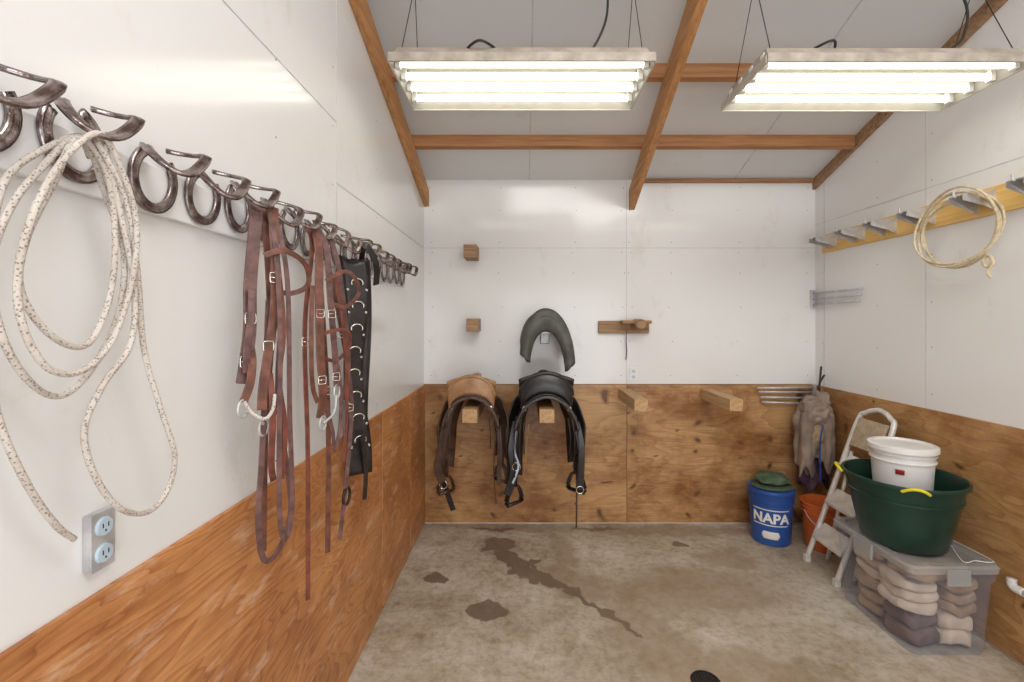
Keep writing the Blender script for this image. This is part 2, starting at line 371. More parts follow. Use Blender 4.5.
def nails(parent,lst,axis):
    vs=[];fs=[]
    for p in lst:
        o=len(vs); r=.0038
        for i in range(8):
            a=2*PI*i/8; q=list(p); o1,o2=[k for k in range(3) if k!=axis]
            q[o1]=p[o1]+r*math.cos(a); q[o2]=p[o2]+r*math.sin(a); vs.append(tuple(q))
        fs.append(tuple(range(o,o+8)))
    mk('panel_nails',vs,fs,'joint',parent,False)
R=lambda:random.uniform(-.02,.02)
nails(wbk,[(x+R(),YB-.0015,z) for z in (1.3,1.6,1.9,2.2,2.38,2.47,2.75,2.95) for x in (-.8,-.2,.45,.88,.94,1.3,1.9,2.5)],1)
nails(wl,[(XL+.0015,y,z+R()) for y in (.5,1.6,2.08,2.7,3.3,3.9) for z in (1.3,1.6,1.9,2.4,2.68,2.95)],0)
nails(wr,[(XR-.0015,y,z+R()) for y in (.5,1.6,2.1,2.86,3.3,3.9) for z in (1.3,1.6,1.9,2.2,2.68,2.95)],0)

# ------------------------------------------------------------------ rafters / purlins
def rafter(name,x0,x1,xs,drop_top,depth,mat='raf'):
    v=[]
    for y,dx in ((YF,xs),(YB-.002,0)):
        zt=ceil_z(y)-drop_top
        for x in (x0+dx,x1+dx):
            for z in (zt-depth,zt): v.append((x,y,z))
    return mk(name,v,BF,mat,None,False,.004)
rafter('ceiling_rafter',XL+.002,XL+.045,0,.088,.15)
rafter('ceiling_rafter',.93,.98,-.22,.088,.18)
rafter('ceiling_rafter',XR-.03,XR-.002,0,.0,.09,'oldwood')
for y in (3.49,2.89,2.30,1.70,1.1,.4,-.4,-1.2):
    z=ceil_z(y); h=.088
    prism('ceiling_purlin',[(y-.02,z-h+SL*.02),(y+.02,z-h-SL*.02),(y+.02,z-SL*.02-.001),(y-.02,z+SL*.02-.001)],XL+.003,XR-.035,'pur',None,.003)
box('ceiling_purlin',.99,XR-.035,YB-.03,YB-.003,ceil_z(YB)-.03,ceil_z(YB)-.001,'pur')

# ------------------------------------------------------------------ fluorescent fixtures
def fixture(x0,y0,z):
    L=1.22; W=.47; e=empty('fluorescent_light_fixture',(x0+L/2,y0+W/2,z))
    x1=x0+L; y1=y0+W; ins=.05; H=.085
    bot=[(x0,y0,z),(x1,y0,z),(x1,y1,z),(x0,y1,z)]
    top=[(x0+ins*.4,y0+ins,z+H),(x1-ins*.4,y0+ins,z+H),(x1-ins*.4,y1-ins,z+H),(x0+ins*.4,y1-ins,z+H)]
    mk('reflector_skirt',bot+top,[(0,1,5,4),(1,2,6,5),(2,3,7,6),(3,0,4,7),(4,5,6,7)],'refl',e,False,0,.003)
    bo=[(x-.004 if x<x0+.5 else x+.004,y-.004 if y<y0+.2 else y+.004,zz+.006) for x,y,zz in bot]
    to=[(x,y,zz+.006) for x,y,zz in top]
    mk('outer_shell',bo+to,[(0,1,5,4),(1,2,6,5),(2,3,7,6),(3,0,4,7),(4,5,6,7)],'housing',e,False,0,.002)
    box('lip_front',x0-.006,x1+.006,y0-.012,y0+.0,z-.006,z+.036,'housing',e)
    box('lip_rear',x0-.006,x1+.006,y1,y1+.010,z-.010,z+.022,'refl',e)
    box('lip_left',x0-.010,x0,y0,y1,z-.006,z+.030,'refl',e); box('lip_right',x1,x1+.010,y0,y1,z-.006,z+.030,'refl',e)
    box('ballast_cover',x0+.04,x1-.04,y0+W/2-.05,y0+W/2+.05,z+H-.045,z+H-.005,'refl',e)
    for i in range(4):
        y=y0+.07+i*(W-.14)/3
        tube('tube_%d'%(i+1),[(x0+.035,y,z+.026),(x1-.035,y,z+.026)],.0165,'tube',e,seg=12)
        for s,xx in (('a',x0+.02),('b',x1-.02)):
            box('socket_%d%s'%(i+1,s),xx-.012,xx+.012,y-.017,y+.017,z+.003,z+H-.01,'white',e)
        if i<3:
            ym=y+(W-.14)/6
            vv=[(x0+.03,ym-.03,z+H-.006),(x1-.03,ym-.03,z+H-.006),(x1-.03,ym,z+.03),(x0+.03,ym,z+.03),(x1-.03,ym+.03,z+H-.006),(x0+.03,ym+.03,z+H-.006)]
            mk('reflector_ridge_%d'%(i+1),vv,[(0,1,2,3),(3,2,4,5)],'refl',e,False)
    for k,xx in enumerate((x0+.04,x1-.04)):
        top_=(xx+(.02 if k==0 else .0),y0+W/2,ceil_z(y0+W/2)-.09)
        for j,yy in enumerate((y0+.05,y1-.05)):
            tube('hanger_wire_%d%d'%(k,j),[(xx,yy,z+H-.01),top_],.0022,'iron',e,seg=6)
        tube('hanger_hook_%d'%k,[top_,(top_[0],top_[1],ceil_z(y0+W/2)-.002)],.003,'iron',e,seg=6)
    return e
ZF=2.975
f1=fixture(-.615,2.10,ZF); f2=fixture(1.12,2.08,ZF-.015)
tube('power_cord',[(-.3,2.2,ZF+.085),(-.2,2.10,ZF+.095),(-.1,2.2,ZF+.09)],.006,'blackp',f1)
tube('power_cord_up',[(.28,2.25,ZF+.09),(.34,2.2,ZF+.12),(.41,2.22,ZF+.30),(.42,2.3,ceil_z(2.3)-.01)],.006,'blackp',f1)
tube('power_cord',[(1.35,2.2,ZF+.085),(1.43,2.10,ZF+.095),(1.50,2.2,ZF+.09)],.006,'blackp',f2)
tube('power_cord_up',[(2.0,2.2,ZF+.09),(2.12,2.2,ZF+.16),(2.16,2.22,ZF+.35),(2.10,2.3,ceil_z(2.3)-.01)],.006,'blackp',f2)

# ------------------------------------------------------------------ horseshoe rack
rack=empty('horseshoe_hook_rack',(XL+.02,1.95,2.1))
box('backing_board',XL+.001,XL+.02,.45,3.30,2.02,2.13,'wall',rack,.003)
def shoe_path(n=26):
    out=[]
    for i in range(n):
        th=math.radians(122+ (418-122)*i/(n-1))
        out.append((.054*math.cos(th),.066*math.sin(th)))
    return out
hooks=[.70,.855,1.04,1.20,1.35,1.50,1.645,1.79,1.93,2.07,2.21,2.35,2.49,2.63,2.77,2.91,3.05,3.18]
sp=shoe_path()
prof=[(-.011,-.004),(.0,-.0055),(.011,-.004),(.011,.003),(.004,.0045),(0,.0025),(-.004,.0045),(-.011,.003)]
for i,y in enumerate(hooks):
    j=random.uniform(-.012,.012); tl=random.uniform(-.40,.30); ks=random.uniform(.92,1.05)
    path=[]
    for a,b_ in sp:
        a,b_=a*ks,b_*ks
        a2=a*math.cos(tl)-b_*math.sin(tl); b2=a*math.sin(tl)+b_*math.cos(tl)
        path.append(Vector((XL+.028,y+a2,2.100+b2+j)))
    v1=sweep_data(path,prof,(1,0,0))
    path=[]
    tw=random.uniform(-.3,.3); q=random.uniform(.75,1.25); ex=random.uniform(.9,1.08)
    for a,b_ in sp:
        o=.0575-b_
        s=o/.1235
        zz=2.172+j-.008*math.sin(s*PI*1.2)-.062*s**1.3*q+a*(.15+.75*s)
        path.append(Vector((XL+.030+.086*ex*math.sin(s*1.40),y+a*(1-.10*s)+.020*s+tw*.04*s,zz)))
    v2=sweep_data(path,prof,(.55,-.25,1))
    merge('horseshoe_%d'%(i+1),[v1,v2],'steel',rack)
# ---- rope coil
rope=empty('coiled_rope',(XL+.08,.83,1.8))
def wp(x,l): return [(x+.006*math.sin(i*1.7),a,b_) for i,(a,b_) in enumerate(l)]
c1=[(.821,2.105),(.760,2.032),(.715,1.946),(.694,1.849),(.7035,1.742),(.744,1.667),(.8025,1.641),(.860,1.689),(.903,1.794),(.915,1.915),(.881,2.026),(.850,2.09)]
c2=[(.8115,2.10),(.760,1.999),(.726,1.901),(.722,1.821),(.760,1.748),(.821,1.729),(.875,1.812),(.888,1.930),(.860,2.05)]
c3=[(.86,2.08),(.830,2.108),(.776,2.063),(.729,2.006),(.7008,1.927),(.690,1.803),(.7008,1.696),(.7176,1.600),(.750,1.495),(.795,1.415),(.835,1.372)]
c4=[(.835,2.10),(.888,2.008),(.922,1.875),(.9436,1.712),(.977,1.581),(1.0127,1.474),(1.004,1.399),(.951,1.373),(.8747,1.412),(.826,1.492),(.815,1.577),(.846,1.653),(.8965,1.725),(.9148,1.834),(.892,1.970),(.845,2.10)]
RR=.0053
tube('coil_1',wp(XL+.064,c1),RR,'rope',rope,True); tube('coil_2',wp(XL+.078,c2),RR,'rope',rope,True)
tube('strand_1',wp(XL+.052,c3),RR,'rope',rope); tube('strand_2',wp(XL+.090,c4),RR,'rope',rope)
c5=[(.82,2.11),(.745,2.02),(.705,1.90),(.70,1.79),(.73,1.70),(.79,1.685),(.86,1.74),(.90,1.85),(.90,1.97),(.86,2.08)]
tube('coil_3',wp(XL+.100,c5),RR,'rope',rope,True)
# ---- outlet
e=empty('electrical_outlet',(XL,.921,1.33))
oy=-.020
box('box_body',XL,XL+.018,.917+oy,.966+oy,1.274,1.386,'chrome',e,.003); box('cover_plate',XL+.018,XL+.021,.915+oy,.968+oy,1.272,1.388,'chrome',e,.001)
for k,z in enumerate((1.303,1.357)):
    lathe('receptacle_%d'%k,[(0,.004),(.017,.004),(.0195,.0),(.0195,-.003)],(XL+.0215,.9415+oy,z),'outlet',e,24,Matrix.Rotation(PI/2,3,'Y'))
    for dy in (-.006,.006): box('slot',XL+.025,XL+.0262,.9415+oy+dy-.001,.9415+oy+dy+.001,z-.002,z+.007,'blackp',e,0)
    box('slot',XL+.025,XL+.0262,.940+oy,.943+oy,z-.010,z-.006,'blackp',e,0)
e=empty('electrical_outlet',(.97,YB,1.31))
box('cover_plate',.935,1.005,YB-.006,YB-.0005,1.255,1.37,'white',e,.002)
for k,z in enumerate((1.288,1.337)): lathe('receptacle_%d'%k,[(0,.003),(.015,.003),(.016,0)],(.97,YB-.006,z),'outlet',e,20,Matrix.Rotation(PI/2,3,'X'))

# ---- bridles
def ring(name,c,r,t,mat,par,n=(1,0,0),rz=None):
    u=Vector((0,1,0)) if abs(n[0])>.5 else Vector((1,0,0)); 
    return tube(name,ringpts(c,r,rz or r,u,(0,0,1),14),t,mat,par,True,k=2,seg=8)
def buckle(par,c,w=.03,h=.035,nx=(0.7,-.7,0)):
    n=Vector(nx).normalized(); u=Vector((-n.y,n.x,0)); c=Vector(c)+n*.006
    pts=[c+u*sx*w/2+Vector((0,0,sz*h/2)) for sx,sz in ((-1,-.7),(-1,.7),(-.7,1),(.7,1),(1,.7),(1,-.7),(.7,-1),(-.7,-1))]
    tube('buckle',pts,.0022,'silver',par,True,k=2,seg=6)
    tube('buckle_tongue',[c-u*w/2,c+u*w/2],.0016,'silver',par,seg=6)
NR=(.75,-.66,0)
b1=empty('leather_bridle',(XL+.1,1.33,1.6))
X1=XL+.10
def st(par,l,w=.024,t=.005,mat='leather',x=X1,nr=NR,nm='strap',closed=False):
    return strap(nm,[(x+dx,a,z) for dx,a,z in l],w,t,nr,mat,par,closed)
st(b1,[(-.03,1.36,2.12),(.0,1.31,2.06),(0,1.285,1.88),(0,1.282,1.747),(0,1.25,1.60)],.034,.008,'leather2')
st(b1,[(-.03,1.40,2.12),(0,1.365,2.05),(.01,1.372,1.75),(0,1.357,1.48),(0,1.345,1.09)],.022,.005,'leather')
st(b1,[(.01,1.39,2.12),(.03,1.35,2.04),(.04,1.34,1.96),(.04,1.335,1.8),(.03,1.30,1.60),(.03,1.29,1.52)],.026,.006,'leather')
st(b1,[(.02,1.341,1.835),(.03,1.2915,1.407),(.03,1.2727,1.216),(.02,1.3208,1.079),(.02,1.411,1.078),(.02,1.4706,1.195),(.02,1.394,1.531),(.02,1.411,1.838),(.0,1.383,2.10)],.016,.004,'leather2')
st(b1,[(.0,1.37,2.12),(.04,1.34,2.0),(.06,1.33,1.75),(.06,1.325,1.40),(.06,1.33,1.20),(.06,1.36,1.12),(.06,1.40,1.20),(.06,1.385,1.5),(.05,1.39,1.9),(.0,1.41,2.11)],.014,.004,'leather2')
st(b1,[(.03,1.30,1.96),(.07,1.34,1.98),(.09,1.42,1.95),(.08,1.46,1.89),(.04,1.43,1.86),(.01,1.36,1.87)],.016,.005,'leather')
st(b1,[(.0,1.285,1.70),(.02,1.26,1.66),(.02,1.25,1.60),(.01,1.235,1.55)],.022,.006,'leather',nm='cheek_piece')
st(b1,[(.01,1.275,1.86),(.02,1.255,1.78),(.015,1.245,1.70),(.01,1.25,1.63)],.018,.005,'leather2',nm='throat_latch')
st(b1,[(.03,1.33,1.62),(.05,1.31,1.50),(.04,1.32,1.36),(.03,1.35,1.30)],.018,.005,'leather3')
st(b1,[(.045,1.345,1.95),(.055,1.36,1.75),(.05,1.345,1.60),(.055,1.37,1.45),(.05,1.36,1.30)],.014,.004,'leather3')
for c in ((X1,1.284,1.78),(X1,1.36,1.60),(X1+.03,1.32,1.70),(X1+.01,1.368,1.72),(X1,1.262,1.66),(X1+.04,1.337,1.90)): buckle(b1,c,.026,.028)
ring('bit_ring_1',(X1+.01,1.237,1.535),.024,.0035,'chrome',b1); ring('bit_ring_2',(X1+.03,1.30,1.47),.024,.0035,'chrome',b1)
tube('bit_bar',[(X1+.01,1.245,1.53),(X1+.03,1.27,1.505),(X1+.03,1.295,1.48)],.005,'chrome',b1)
tube('curb_cord',[(X1+.015,1.232,1.555),(X1+.03,1.245,1.52),(X1+.05,1.27,1.50),(X1+.055,1.30,1.52),(X1+.05,1.32,1.56)],.005,'rope',b1)
b2=empty('leather_bridle',(XL+.1,1.8,1.5))
st(b2,[(-.03,1.68,2.12),(0,1.66,2.04),(0,1.6055,1.742),(0,1.628,1.312),(0,1.63,.775)],.016,.005,'leather3')
st(b2,[(-.02,1.72,2.12),(.0,1.707,2.04),(0,1.768,1.661),(0,1.80,1.34),(0,1.795,.86)],.020,.005,'leather')
st(b2,[(-.02,1.73,2.12),(.01,1.75,2.04),(.02,1.80,1.90),(.02,1.90,1.694),(.02,1.99,1.424),(.02,1.94,1.13),(.02,1.862,.878)],.018,.005,'leather2')
st(b2,[(.0,1.68,2.12),(.03,1.65,2.02),(.04,1.63,1.85),(.04,1.64,1.66),(.04,1.66,1.50),(.03,1.66,1.42)],.030,.007,'leather')
st(b2,[(.0,1.70,2.12),(.04,1.69,2.04),(.05,1.70,1.86),(.05,1.74,1.66),(.05,1.76,1.52)],.024,.006,'leather2')
st(b2,[(.05,1.66,1.92),(.09,1.72,1.96),(.10,1.80,1.95),(.10,1.86,1.89),(.07,1.80,1.83),(.05,1.72,1.84)],.016,.005,'leather')
st(b2,[(.03,1.65,1.72),(.07,1.70,1.74),(.08,1.80,1.73),(.06,1.86,1.67),(.04,1.78,1.62),(.03,1.68,1.64)],.014,.005,'leather3')
st(b2,[(.04,1.67,1.5),(.05,1.72,1.36),(.05,1.74,1.28),(.05,1.79,1.36),(.05,1.80,1.5),(.05,1.77,1.60)],.014,.004,'leather2')
st(b2,[(.0,1.80,2.12),(.03,1.82,2.0),(.04,1.86,1.8),(.04,1.90,1.6),(.03,1.88,1.45)],.022,.006,'leather2')
st(b2,[(.02,1.62,1.9),(.03,1.59,1.7),(.03,1.60,1.55),(.03,1.64,1.48)],.016,.005,'leather')
st(b2,[(.05,1.74,1.95),(.06,1.79,1.78),(.06,1.83,1.6),(.05,1.86,1.40),(.04,1.85,1.2)],.014,.004,'leather3')
for c in ((X1+.04,1.635,1.80),(X1+.05,1.71,1.80),(X1+.04,1.65,1.56),(X1+.02,1.88,1.72),(X1,1.79,1.5),(X1+.05,1.75,1.56),(X1,1.61,1.70),(X1+.02,1.97,1.40)): buckle(b2,c,.026,.028)
ring('tie_ring',(X1+.02,1.935,1.03),.036,.006,'iron',b2); ring('bit_ring_1',(X1+.04,1.66,1.40),.026,.0035,'chrome',b2); ring('bit_ring_2',(X1+.05,1.76,1.50),.026,.0035,'chrome',b2)
tube('bit_bar',[(X1+.04,1.665,1.40),(X1+.06,1.71,1.43),(X1+.05,1.755,1.49)],.005,'chrome',b2)
# black breast collar
b3=empty('black_breast_collar',(XL+.11,2.18,1.6))
def cl(u,v):
    s=(u-.5)*(.13-.045*math.sin(v*3)); z=2.05-v*1.0
    return Vector((XL+.085+s*.8+.012*math.sin(v*9),2.11+s*.6+.05*v,z+.05*abs(u-.5)*(1 if v<.1 else 0)))
grid('padded_band',cl,7,40,'blackl',b3,.018)
def cl2(u,v):
    s=(u-.5)*.09; z=2.08-v*.85
    return Vector((XL+.065+s*.8,2.25+s*.6+.03*math.sin(v*5),z))
grid('rear_band',cl2,5,30,'blackl',b3,.014)
st(b3,[(.03,2.10,1.25),(.03,2.14,1.1),(.02,2.17,1.02),(.02,2.15,.93)],.022,.005,'blackl')
st(b3,[(.0,2.16,2.05),(.05,2.08,2.12),(.08,2.14,2.04),(.06,2.2,1.95)],.03,.006,'blackl')
for k in range(8):
    v=.10+k*.105; p=cl(.5,v)+Vector((.010,-.012,0))
    u=Vector((.8,.6,0)); tube('concho_ring_%d'%k,ringpts(p,.026,.020,u,(0,0,1),12,-.5,PI*1.15),.0035,'silver',b3,False,k=2,seg=8)
    for s in (-1,1):
        q=cl(.5+.38*s,v+.03)+Vector((.008,-.010,0)); tube('stud_%d'%k,ringpts(q,.004,.004,u,(0,0,1),8),.0022,'silver',b3,True,k=1,seg=6)

# ------------------------------------------------------------------ back-wall posts
YW=YB-.012
def post(name,x,z,w,h,L,mat='post',y0=YW):
    e=empty(name,(x,y0,z)); y0b=y0
    box('beam',x-w/2,x+w/2,y0b-L,y0b-.0005,z-h/2,z+h/2,mat,e,.004); return e
post('wooden_saddle_post',.885,1.145,.10,.09,.58); post('wooden_saddle_post',1.60,1.145,.10,.09,.58)
post('wooden_peg_block',-.44,2.36,.11,.11,.22,'oldwood',YB-.0005)
pb=post('wooden_peg_block',-.42,1.745,.10,.11,.22,'oldwood',YB-.0005)
e=empty('wooden_bridle_bracket',(.88,YB,1.73))
box('back_plate',.66,1.10,YB-.04,YB-.0005,1.67,1.78,'oldwood',e,.006)
lathe('round_peg',[(0,.20),(.035,.20),(.045,.19),(.047,0)],(.98,YB-.04,1.75),'oldwood',e,20,Matrix.Rotation(PI/2,3,'X'))
box('peg_shelf',.84,1.09,YB-.16,YB-.04,1.755,1.785,'oldwood',e,.008)
tube('hanging_cord',[(.90,YB-.045,1.70),(.895,YB-.05,1.60),(.905,YB-.03,1.52),(.90,YB-.02,1.44)],.004,'blackp',e,seg=6)

# ------------------------------------------------------------------ western saddles
def saddle(name,cx,zt,yc,body,trim,seatc,S=1.0,extra=0):
    e=empty(name,(cx,yc,zt))
    def P(x,a,z): return Vector((cx+x*S,yc-a*S,zt+z*S))
    def sk(inner):
        def fn(u,v):
            a=-.27+.54*u; th=(v*2-1); W=.205-inner; edge=(abs(u*2-1))**6
            drop=.30*(1-.22*edge)-inner
            ph=th*PI/2*.92
            x=W*math.sin(ph)*(1+.06*math.cos(a*6)); z=.075-inner*.8-drop*(1-math.cos(ph))**.95
            z+=.02*(u*2-1)**2
            return P(x,a,z)
        return fn
    grid('skirt',sk(0),22,33,body,e,.012); grid('fleece_lining',sk(.014),18,25,'sheep' if extra==0 else 'dkbrown',e,.014)
    def seat(u,v):
        a=-.20+.42*u; t=v*2-1
        rear=max(0,(u-.55)/.45); fr=max(0,(.35-u)/.35)
        W=.12+.05*math.sin(u*PI*.6)+.02*rear
        z=.10+.13*rear**1.7+.05*fr**1.5-.09*t*t*(1-rear*.55)
        return P(W*t,a+.02*rear,z)
    grid('seat',seat,22,21,seatc,e,.016)
    def cb(u,v):
        t=(v*2-1); ph=t*PI/2
        xo=.178*math.sin(ph); zo=.235-.155*(1-math.cos(ph))
        xi=.168*math.sin(ph); zi=.10-.13*(1-math.cos(ph))
        bulge=.03*math.sin(u*PI)
        return P(xo+(xi-xo)*u,.235+.02*u+bulge*.4-.03*abs(t)**2,zo+(zi-zo)*u)
    grid('cantle_back',cb,8,25,seatc,e,.014)
    arc=[P(.178*math.sin(t*PI/2),.238-.03*t*t,.235-.155*(1-math.cos(t*PI/2))) for t in [i/8-1 for i in range(17)]]
    tube('cantle_binding',arc,.014*S,seatc,e,k=3)
    for s in (-1,1):
        def rj(u,v,s=s):
            ph=(.15+.72*v)*PI/2; a=.05+.215*u
            return P(s*.218*math.sin(ph),a,.090-.30*(1-math.cos(ph))-.015*u*v)
        grid('rear_jockey_%s'%('l' if s<0 else 'r'),rj,8,12,trim,e,.010)
        lathe('concho_%s'%('l' if s<0 else 'r'),[(0,.006),(.012,.005),(.018,0)],P(s*.15,.285,.0),'silver',e,16,Matrix.Rotation(PI/2,3,'X'))
    def sw(u,v):
        ph=(v*2-1)*PI/2; t=u*PI
        r=.13+.03*math.sin(t); 
        return P(r*math.sin(ph),-.20-.05*math.cos(t),.115-.15*(1-math.cos(ph))+.035*math.sin(t))
    grid('swell',sw,10,19,body,e,.02)
    lathe('horn',[(.028*S,0),(.020*S,.02*S),(.018*S,.04*S),(.030*S,.05*S),(.040*S,.056*S),(.041*S,.064*S),(.03*S,.07*S),(0,.072*S)],P(0,-.22,.135),seatc,e,24,Matrix.Rotation(.25,3,'X'))
    ra=[]
    for i in range(25):
        t=i/12-1; ph=t*PI/2*.92
        ra.append(P(.212*math.sin(ph)*1.0,.272,.078-.25*(1-math.cos(ph))**.95))
    strap('skirt_edge_roll',ra,.05*S,.022*S,(0,0,1),body,e,k=2)
    for s in (-1,1):
        sd='l' if s<0 else 'r'
        kk=1.22 if s<0 else 1.02
        def fd(u,v,s=s,kk=kk):
            t=u*2-1; 
            w=.05+.06*math.sin(min(1,v*1.15)*PI)**.8*(1 if v<.9 else .9)
            x=s*(.150+.075*min(1,v*2.6)**.7 -.01*max(0,v-.5)+.01*math.cos(t*2))
            return P(x+s*.07*t*(1-.3*v),-.03+t*w*.85+.10*v, .05-.46*v*kk-.02*t*t)
        grid('fender_%s'%sd,fd,9,20,trim,e,.010)
        zb=.05-.46*kk; x0=s*.222; a0=.07
        strap('stirrup_leather_%s'%sd,[P(x0,a0,zb+.06),P(x0,a0+.01,zb-.02),P(x0,a0+.01,zb-.08)],.055*S,.010*S,(.6*s,-.8,0),trim,e)
        zs=zb-.075
        pts=[P(x0+ (q*.75)*s,a0+q*.75,zs+dz) for q,dz in [(-.065,-.13),(-.07,-.10),(-.05,-.04),(-.02,.0),(.02,.0),(.05,-.04),(.07,-.10),(.065,-.13)]]
        strap('stirrup_%s'%sd,pts,.042*S,.010*S,(0,0,1),trim,e,k=4)
        tube('stirrup_tread_%s'%sd,[pts[0],pts[-1]],.014*S,body,e,seg=8)
        for q,(dx,da,L) in enumerate(((.0,.27,.30),(-.03,.28,.24),(.02,-.18,.36),(.035,.2,.42))):
            tube('saddle_string_%s%d'%(sd,q),[P(s*(.17+dx),da+.02,-.06),P(s*(.185+dx),da+.03,-.06-L*.5),P(s*(.18+dx),da+.02,-.06-L)],.0045*S,trim,e,seg=6,k=5)
    if extra==0:
        strap('latigo',[P(-.20,.0,-.1),P(-.24,.03,-.3),P(-.29,.05,-.45),P(-.24,.04,-.66),P(-.17,.03,-.88)],.045*S,.006,(0,-1,0),'blackl',e)
        strap('cinch',[P(-.215,.1,-.14),P(-.25,.12,-.35),P(-.28,.12,-.50),P(-.24,.12,-.62)],.065*S,.014,(0,-1,0),'dkbrown',e)
        ring('cinch_ring',P(-.235,.12,-.64),.03,.004,'silver',e,(0,1,0))
        strap('billet',[P(.20,.15,-.14),P(.215,.17,-.3),P(.21,.17,-.62)],.034*S,.006,(0,-1,0),'dkbrown',e)
        tube('long_string',[P(.19,.2,-.2),P(.17,.2,-.5),P(.19,.2,-.76)],.004,'dkbrown',e,seg=6)
    else:
        strap('latigo',[P(-.205,.12,-.12),P(-.235,.16,-.3),P(-.22,.17,-.46),P(-.27,.17,-.62)],.055*S,.008,(0,-1,0),'blackl',e)
        strap('cinch_strap',[P(-.20,.2,-.10),P(-.22,.22,-.28),P(-.19,.22,-.40),P(-.23,.22,-.52)],.013*S,.005,(0,-1,0),'outlet',e)
        ring('cinch_ring',P(-.205,.18,-.42),.03,.004,'silver',e,(0,1,0))
        strap('billet',[P(.21,.15,-.12),P(.245,.17,-.3),P(.235,.17,-.58)],.050*S,.008,(0,-1,0),'blackl',e)
        strap('tie_strap',[P(.20,.0,-.3),P(.225,.05,-.5),P(.225,.05,-.90)],.012*S,.004,(0,-1,0),'dkbrown',e)
        ring('cinch_ring',P(.235,.18,-.58),.028,.004,'silver',e,(0,1,0))
        tube('long_string',[P(-.12,.2,-.12),P(-.14,.2,-.3),P(-.15,.2,-.45)],.004,'tan',e,seg=6)
    return e
for x in (-.39,.175):
    post('wooden_saddle_post',x,1.08,.11,.10,.66)
saddle('western_saddle',-.39,1.130,3.66,'dkbrown','dkbrown','tan',.98,0)
saddle('western_saddle',.175,1.130,3.66,'blackl','blackl','blackl',1.10,1)
# grey english saddle on its rack
e=empty('english_saddle',(.19,3.7,1.7))
def gs(inner):
    def fn(u,v):
        a=u; t=v*2-1; ph=t*PI/2*.95
        W=.195-inner-.02*u; H=.37-.06*(u*2-1)**2
        x=W*math.sin(ph)*(1+.08*abs(t)); z=1.85-inner-H*(1-math.cos(ph))**1.15 -.05*math.sin(u*PI)*(1-abs(t))
        z-=.035*t*(1)
        return Vector((.19+x,3.93-.40*u,z))
    return fn
grid('saddle_flaps',gs(0),20,33,'grey',e,.014)
def gc(u,v):
    t=v*2-1; ph=t*PI/2*.97
    xo=.185*math.sin(ph)*(1+.10*abs(t)); zo=1.865-.40*(1-math.cos(ph))**1.1-.035*t
    th=.11*(math.cos(ph)**.8)+.055
    return Vector((.19+xo*(1-.28*u),3.53-.03*math.sin(u*PI),zo-th*u))
grid('cantle_panel',gc,9,33,'grey',e,.03)
pp=[Vector((.19+.185*math.sin(t*PI/2*.97)*(1+.1*abs(t)),3.525,1.868-.40*(1-math.cos(t*PI/2*.97))**1.1-.035*t)) for t in [i/10-1 for i in range(21)]]
tube('cantle_piping',pp,.008,'blackl',e,k=3)
pp2=[Vector((.19+.15*math.sin(t*PI/2*.97)*(1+.1*abs(t)),3.492,1.815-.38*(1-math.cos(t*PI/2*.97))**1.1-.035*t)) for t in [i/10-1 for i in range(21)]]
tube('panel_seam',pp2,.004,'blackl',e,k=3)
e2=post('saddle_wall_rack',.19,1.70,.12,.045,.42,'chrome',YB-.0005)
box('support_leg',.15,.23,YB-.06,YB-.0005,1.58,1.676,'chrome',e2,.006)

# ------------------------------------------------------------------ right wall : bracket board
e=empty('bridle_bracket_board',(XR-.02,2.9,2.43))
ZT=2.505
box('board',XR-.022,XR-.001,1.9,3.88,2.355,ZT,'yboard',e,.003)
for k,y in enumerate((3.74,3.44,3.15,2.86,2.50,2.20)):
    x1=XR-.023; L=.17; hw=.050
    mk('bracket_top_%d'%k,[(x1,y-hw,ZT-.02),(x1,y+hw,ZT-.02),(x1-L,y+hw*.8,ZT-.045),(x1-L,y-hw*.8,ZT-.045)],[(0,1,2,3)],'chrome',e,False,0,.004)
    for j,yy in enumerate((y-hw,y+hw)):
        y2=y+(yy-y)*.8
        mk('bracket_side_%d%d'%(k,j),[(x1,yy,ZT-.02),(x1-L,y2,ZT-.045),(x1-L,y2,ZT-.075),(x1-L*.4,yy,ZT-.105),(x1,yy,ZT-.135)],[(0,1,2,3,4)],'chrome',e,False,0,.004)
    tube('bracket_hook_%d'%k,[(x1-L,y,ZT-.05),(x1-L-.010,y,ZT-.045),(x1-L-.012,y,ZT-.02)],.006,'chrome',e)
e=empty('coiled_lariat',(XR-.16,2.55,2.29))
for k in range(5):
    r=.245-.006*k; ctr=(XR-.155+.011*k,2.56+.008*math.sin(k*2),2.305-.01*k+.005*math.cos(k*3))
    pts=[]
    for i in range(20):
        a=2*PI*i/20; pts.append((ctr[0]+.02*math.sin(a*2+k),ctr[1]+r*math.cos(a),ctr[2]+r*.86*math.sin(a)))
    tube('loop_%d'%k,pts,.0065,'lariat',e,True,k=4)
tube('tail',[(XR-.13,2.40,2.13),(XR-.13,2.36,2.08),(XR-.14,2.38,2.03),(XR-.13,2.37,2.0)],.007,'lariat',e)
tube('honda',ringpts((XR-.13,2.39,2.09),.022,.03,(0,1,0),(0,0,1),10),.008,'lariat',e,True,k=3)
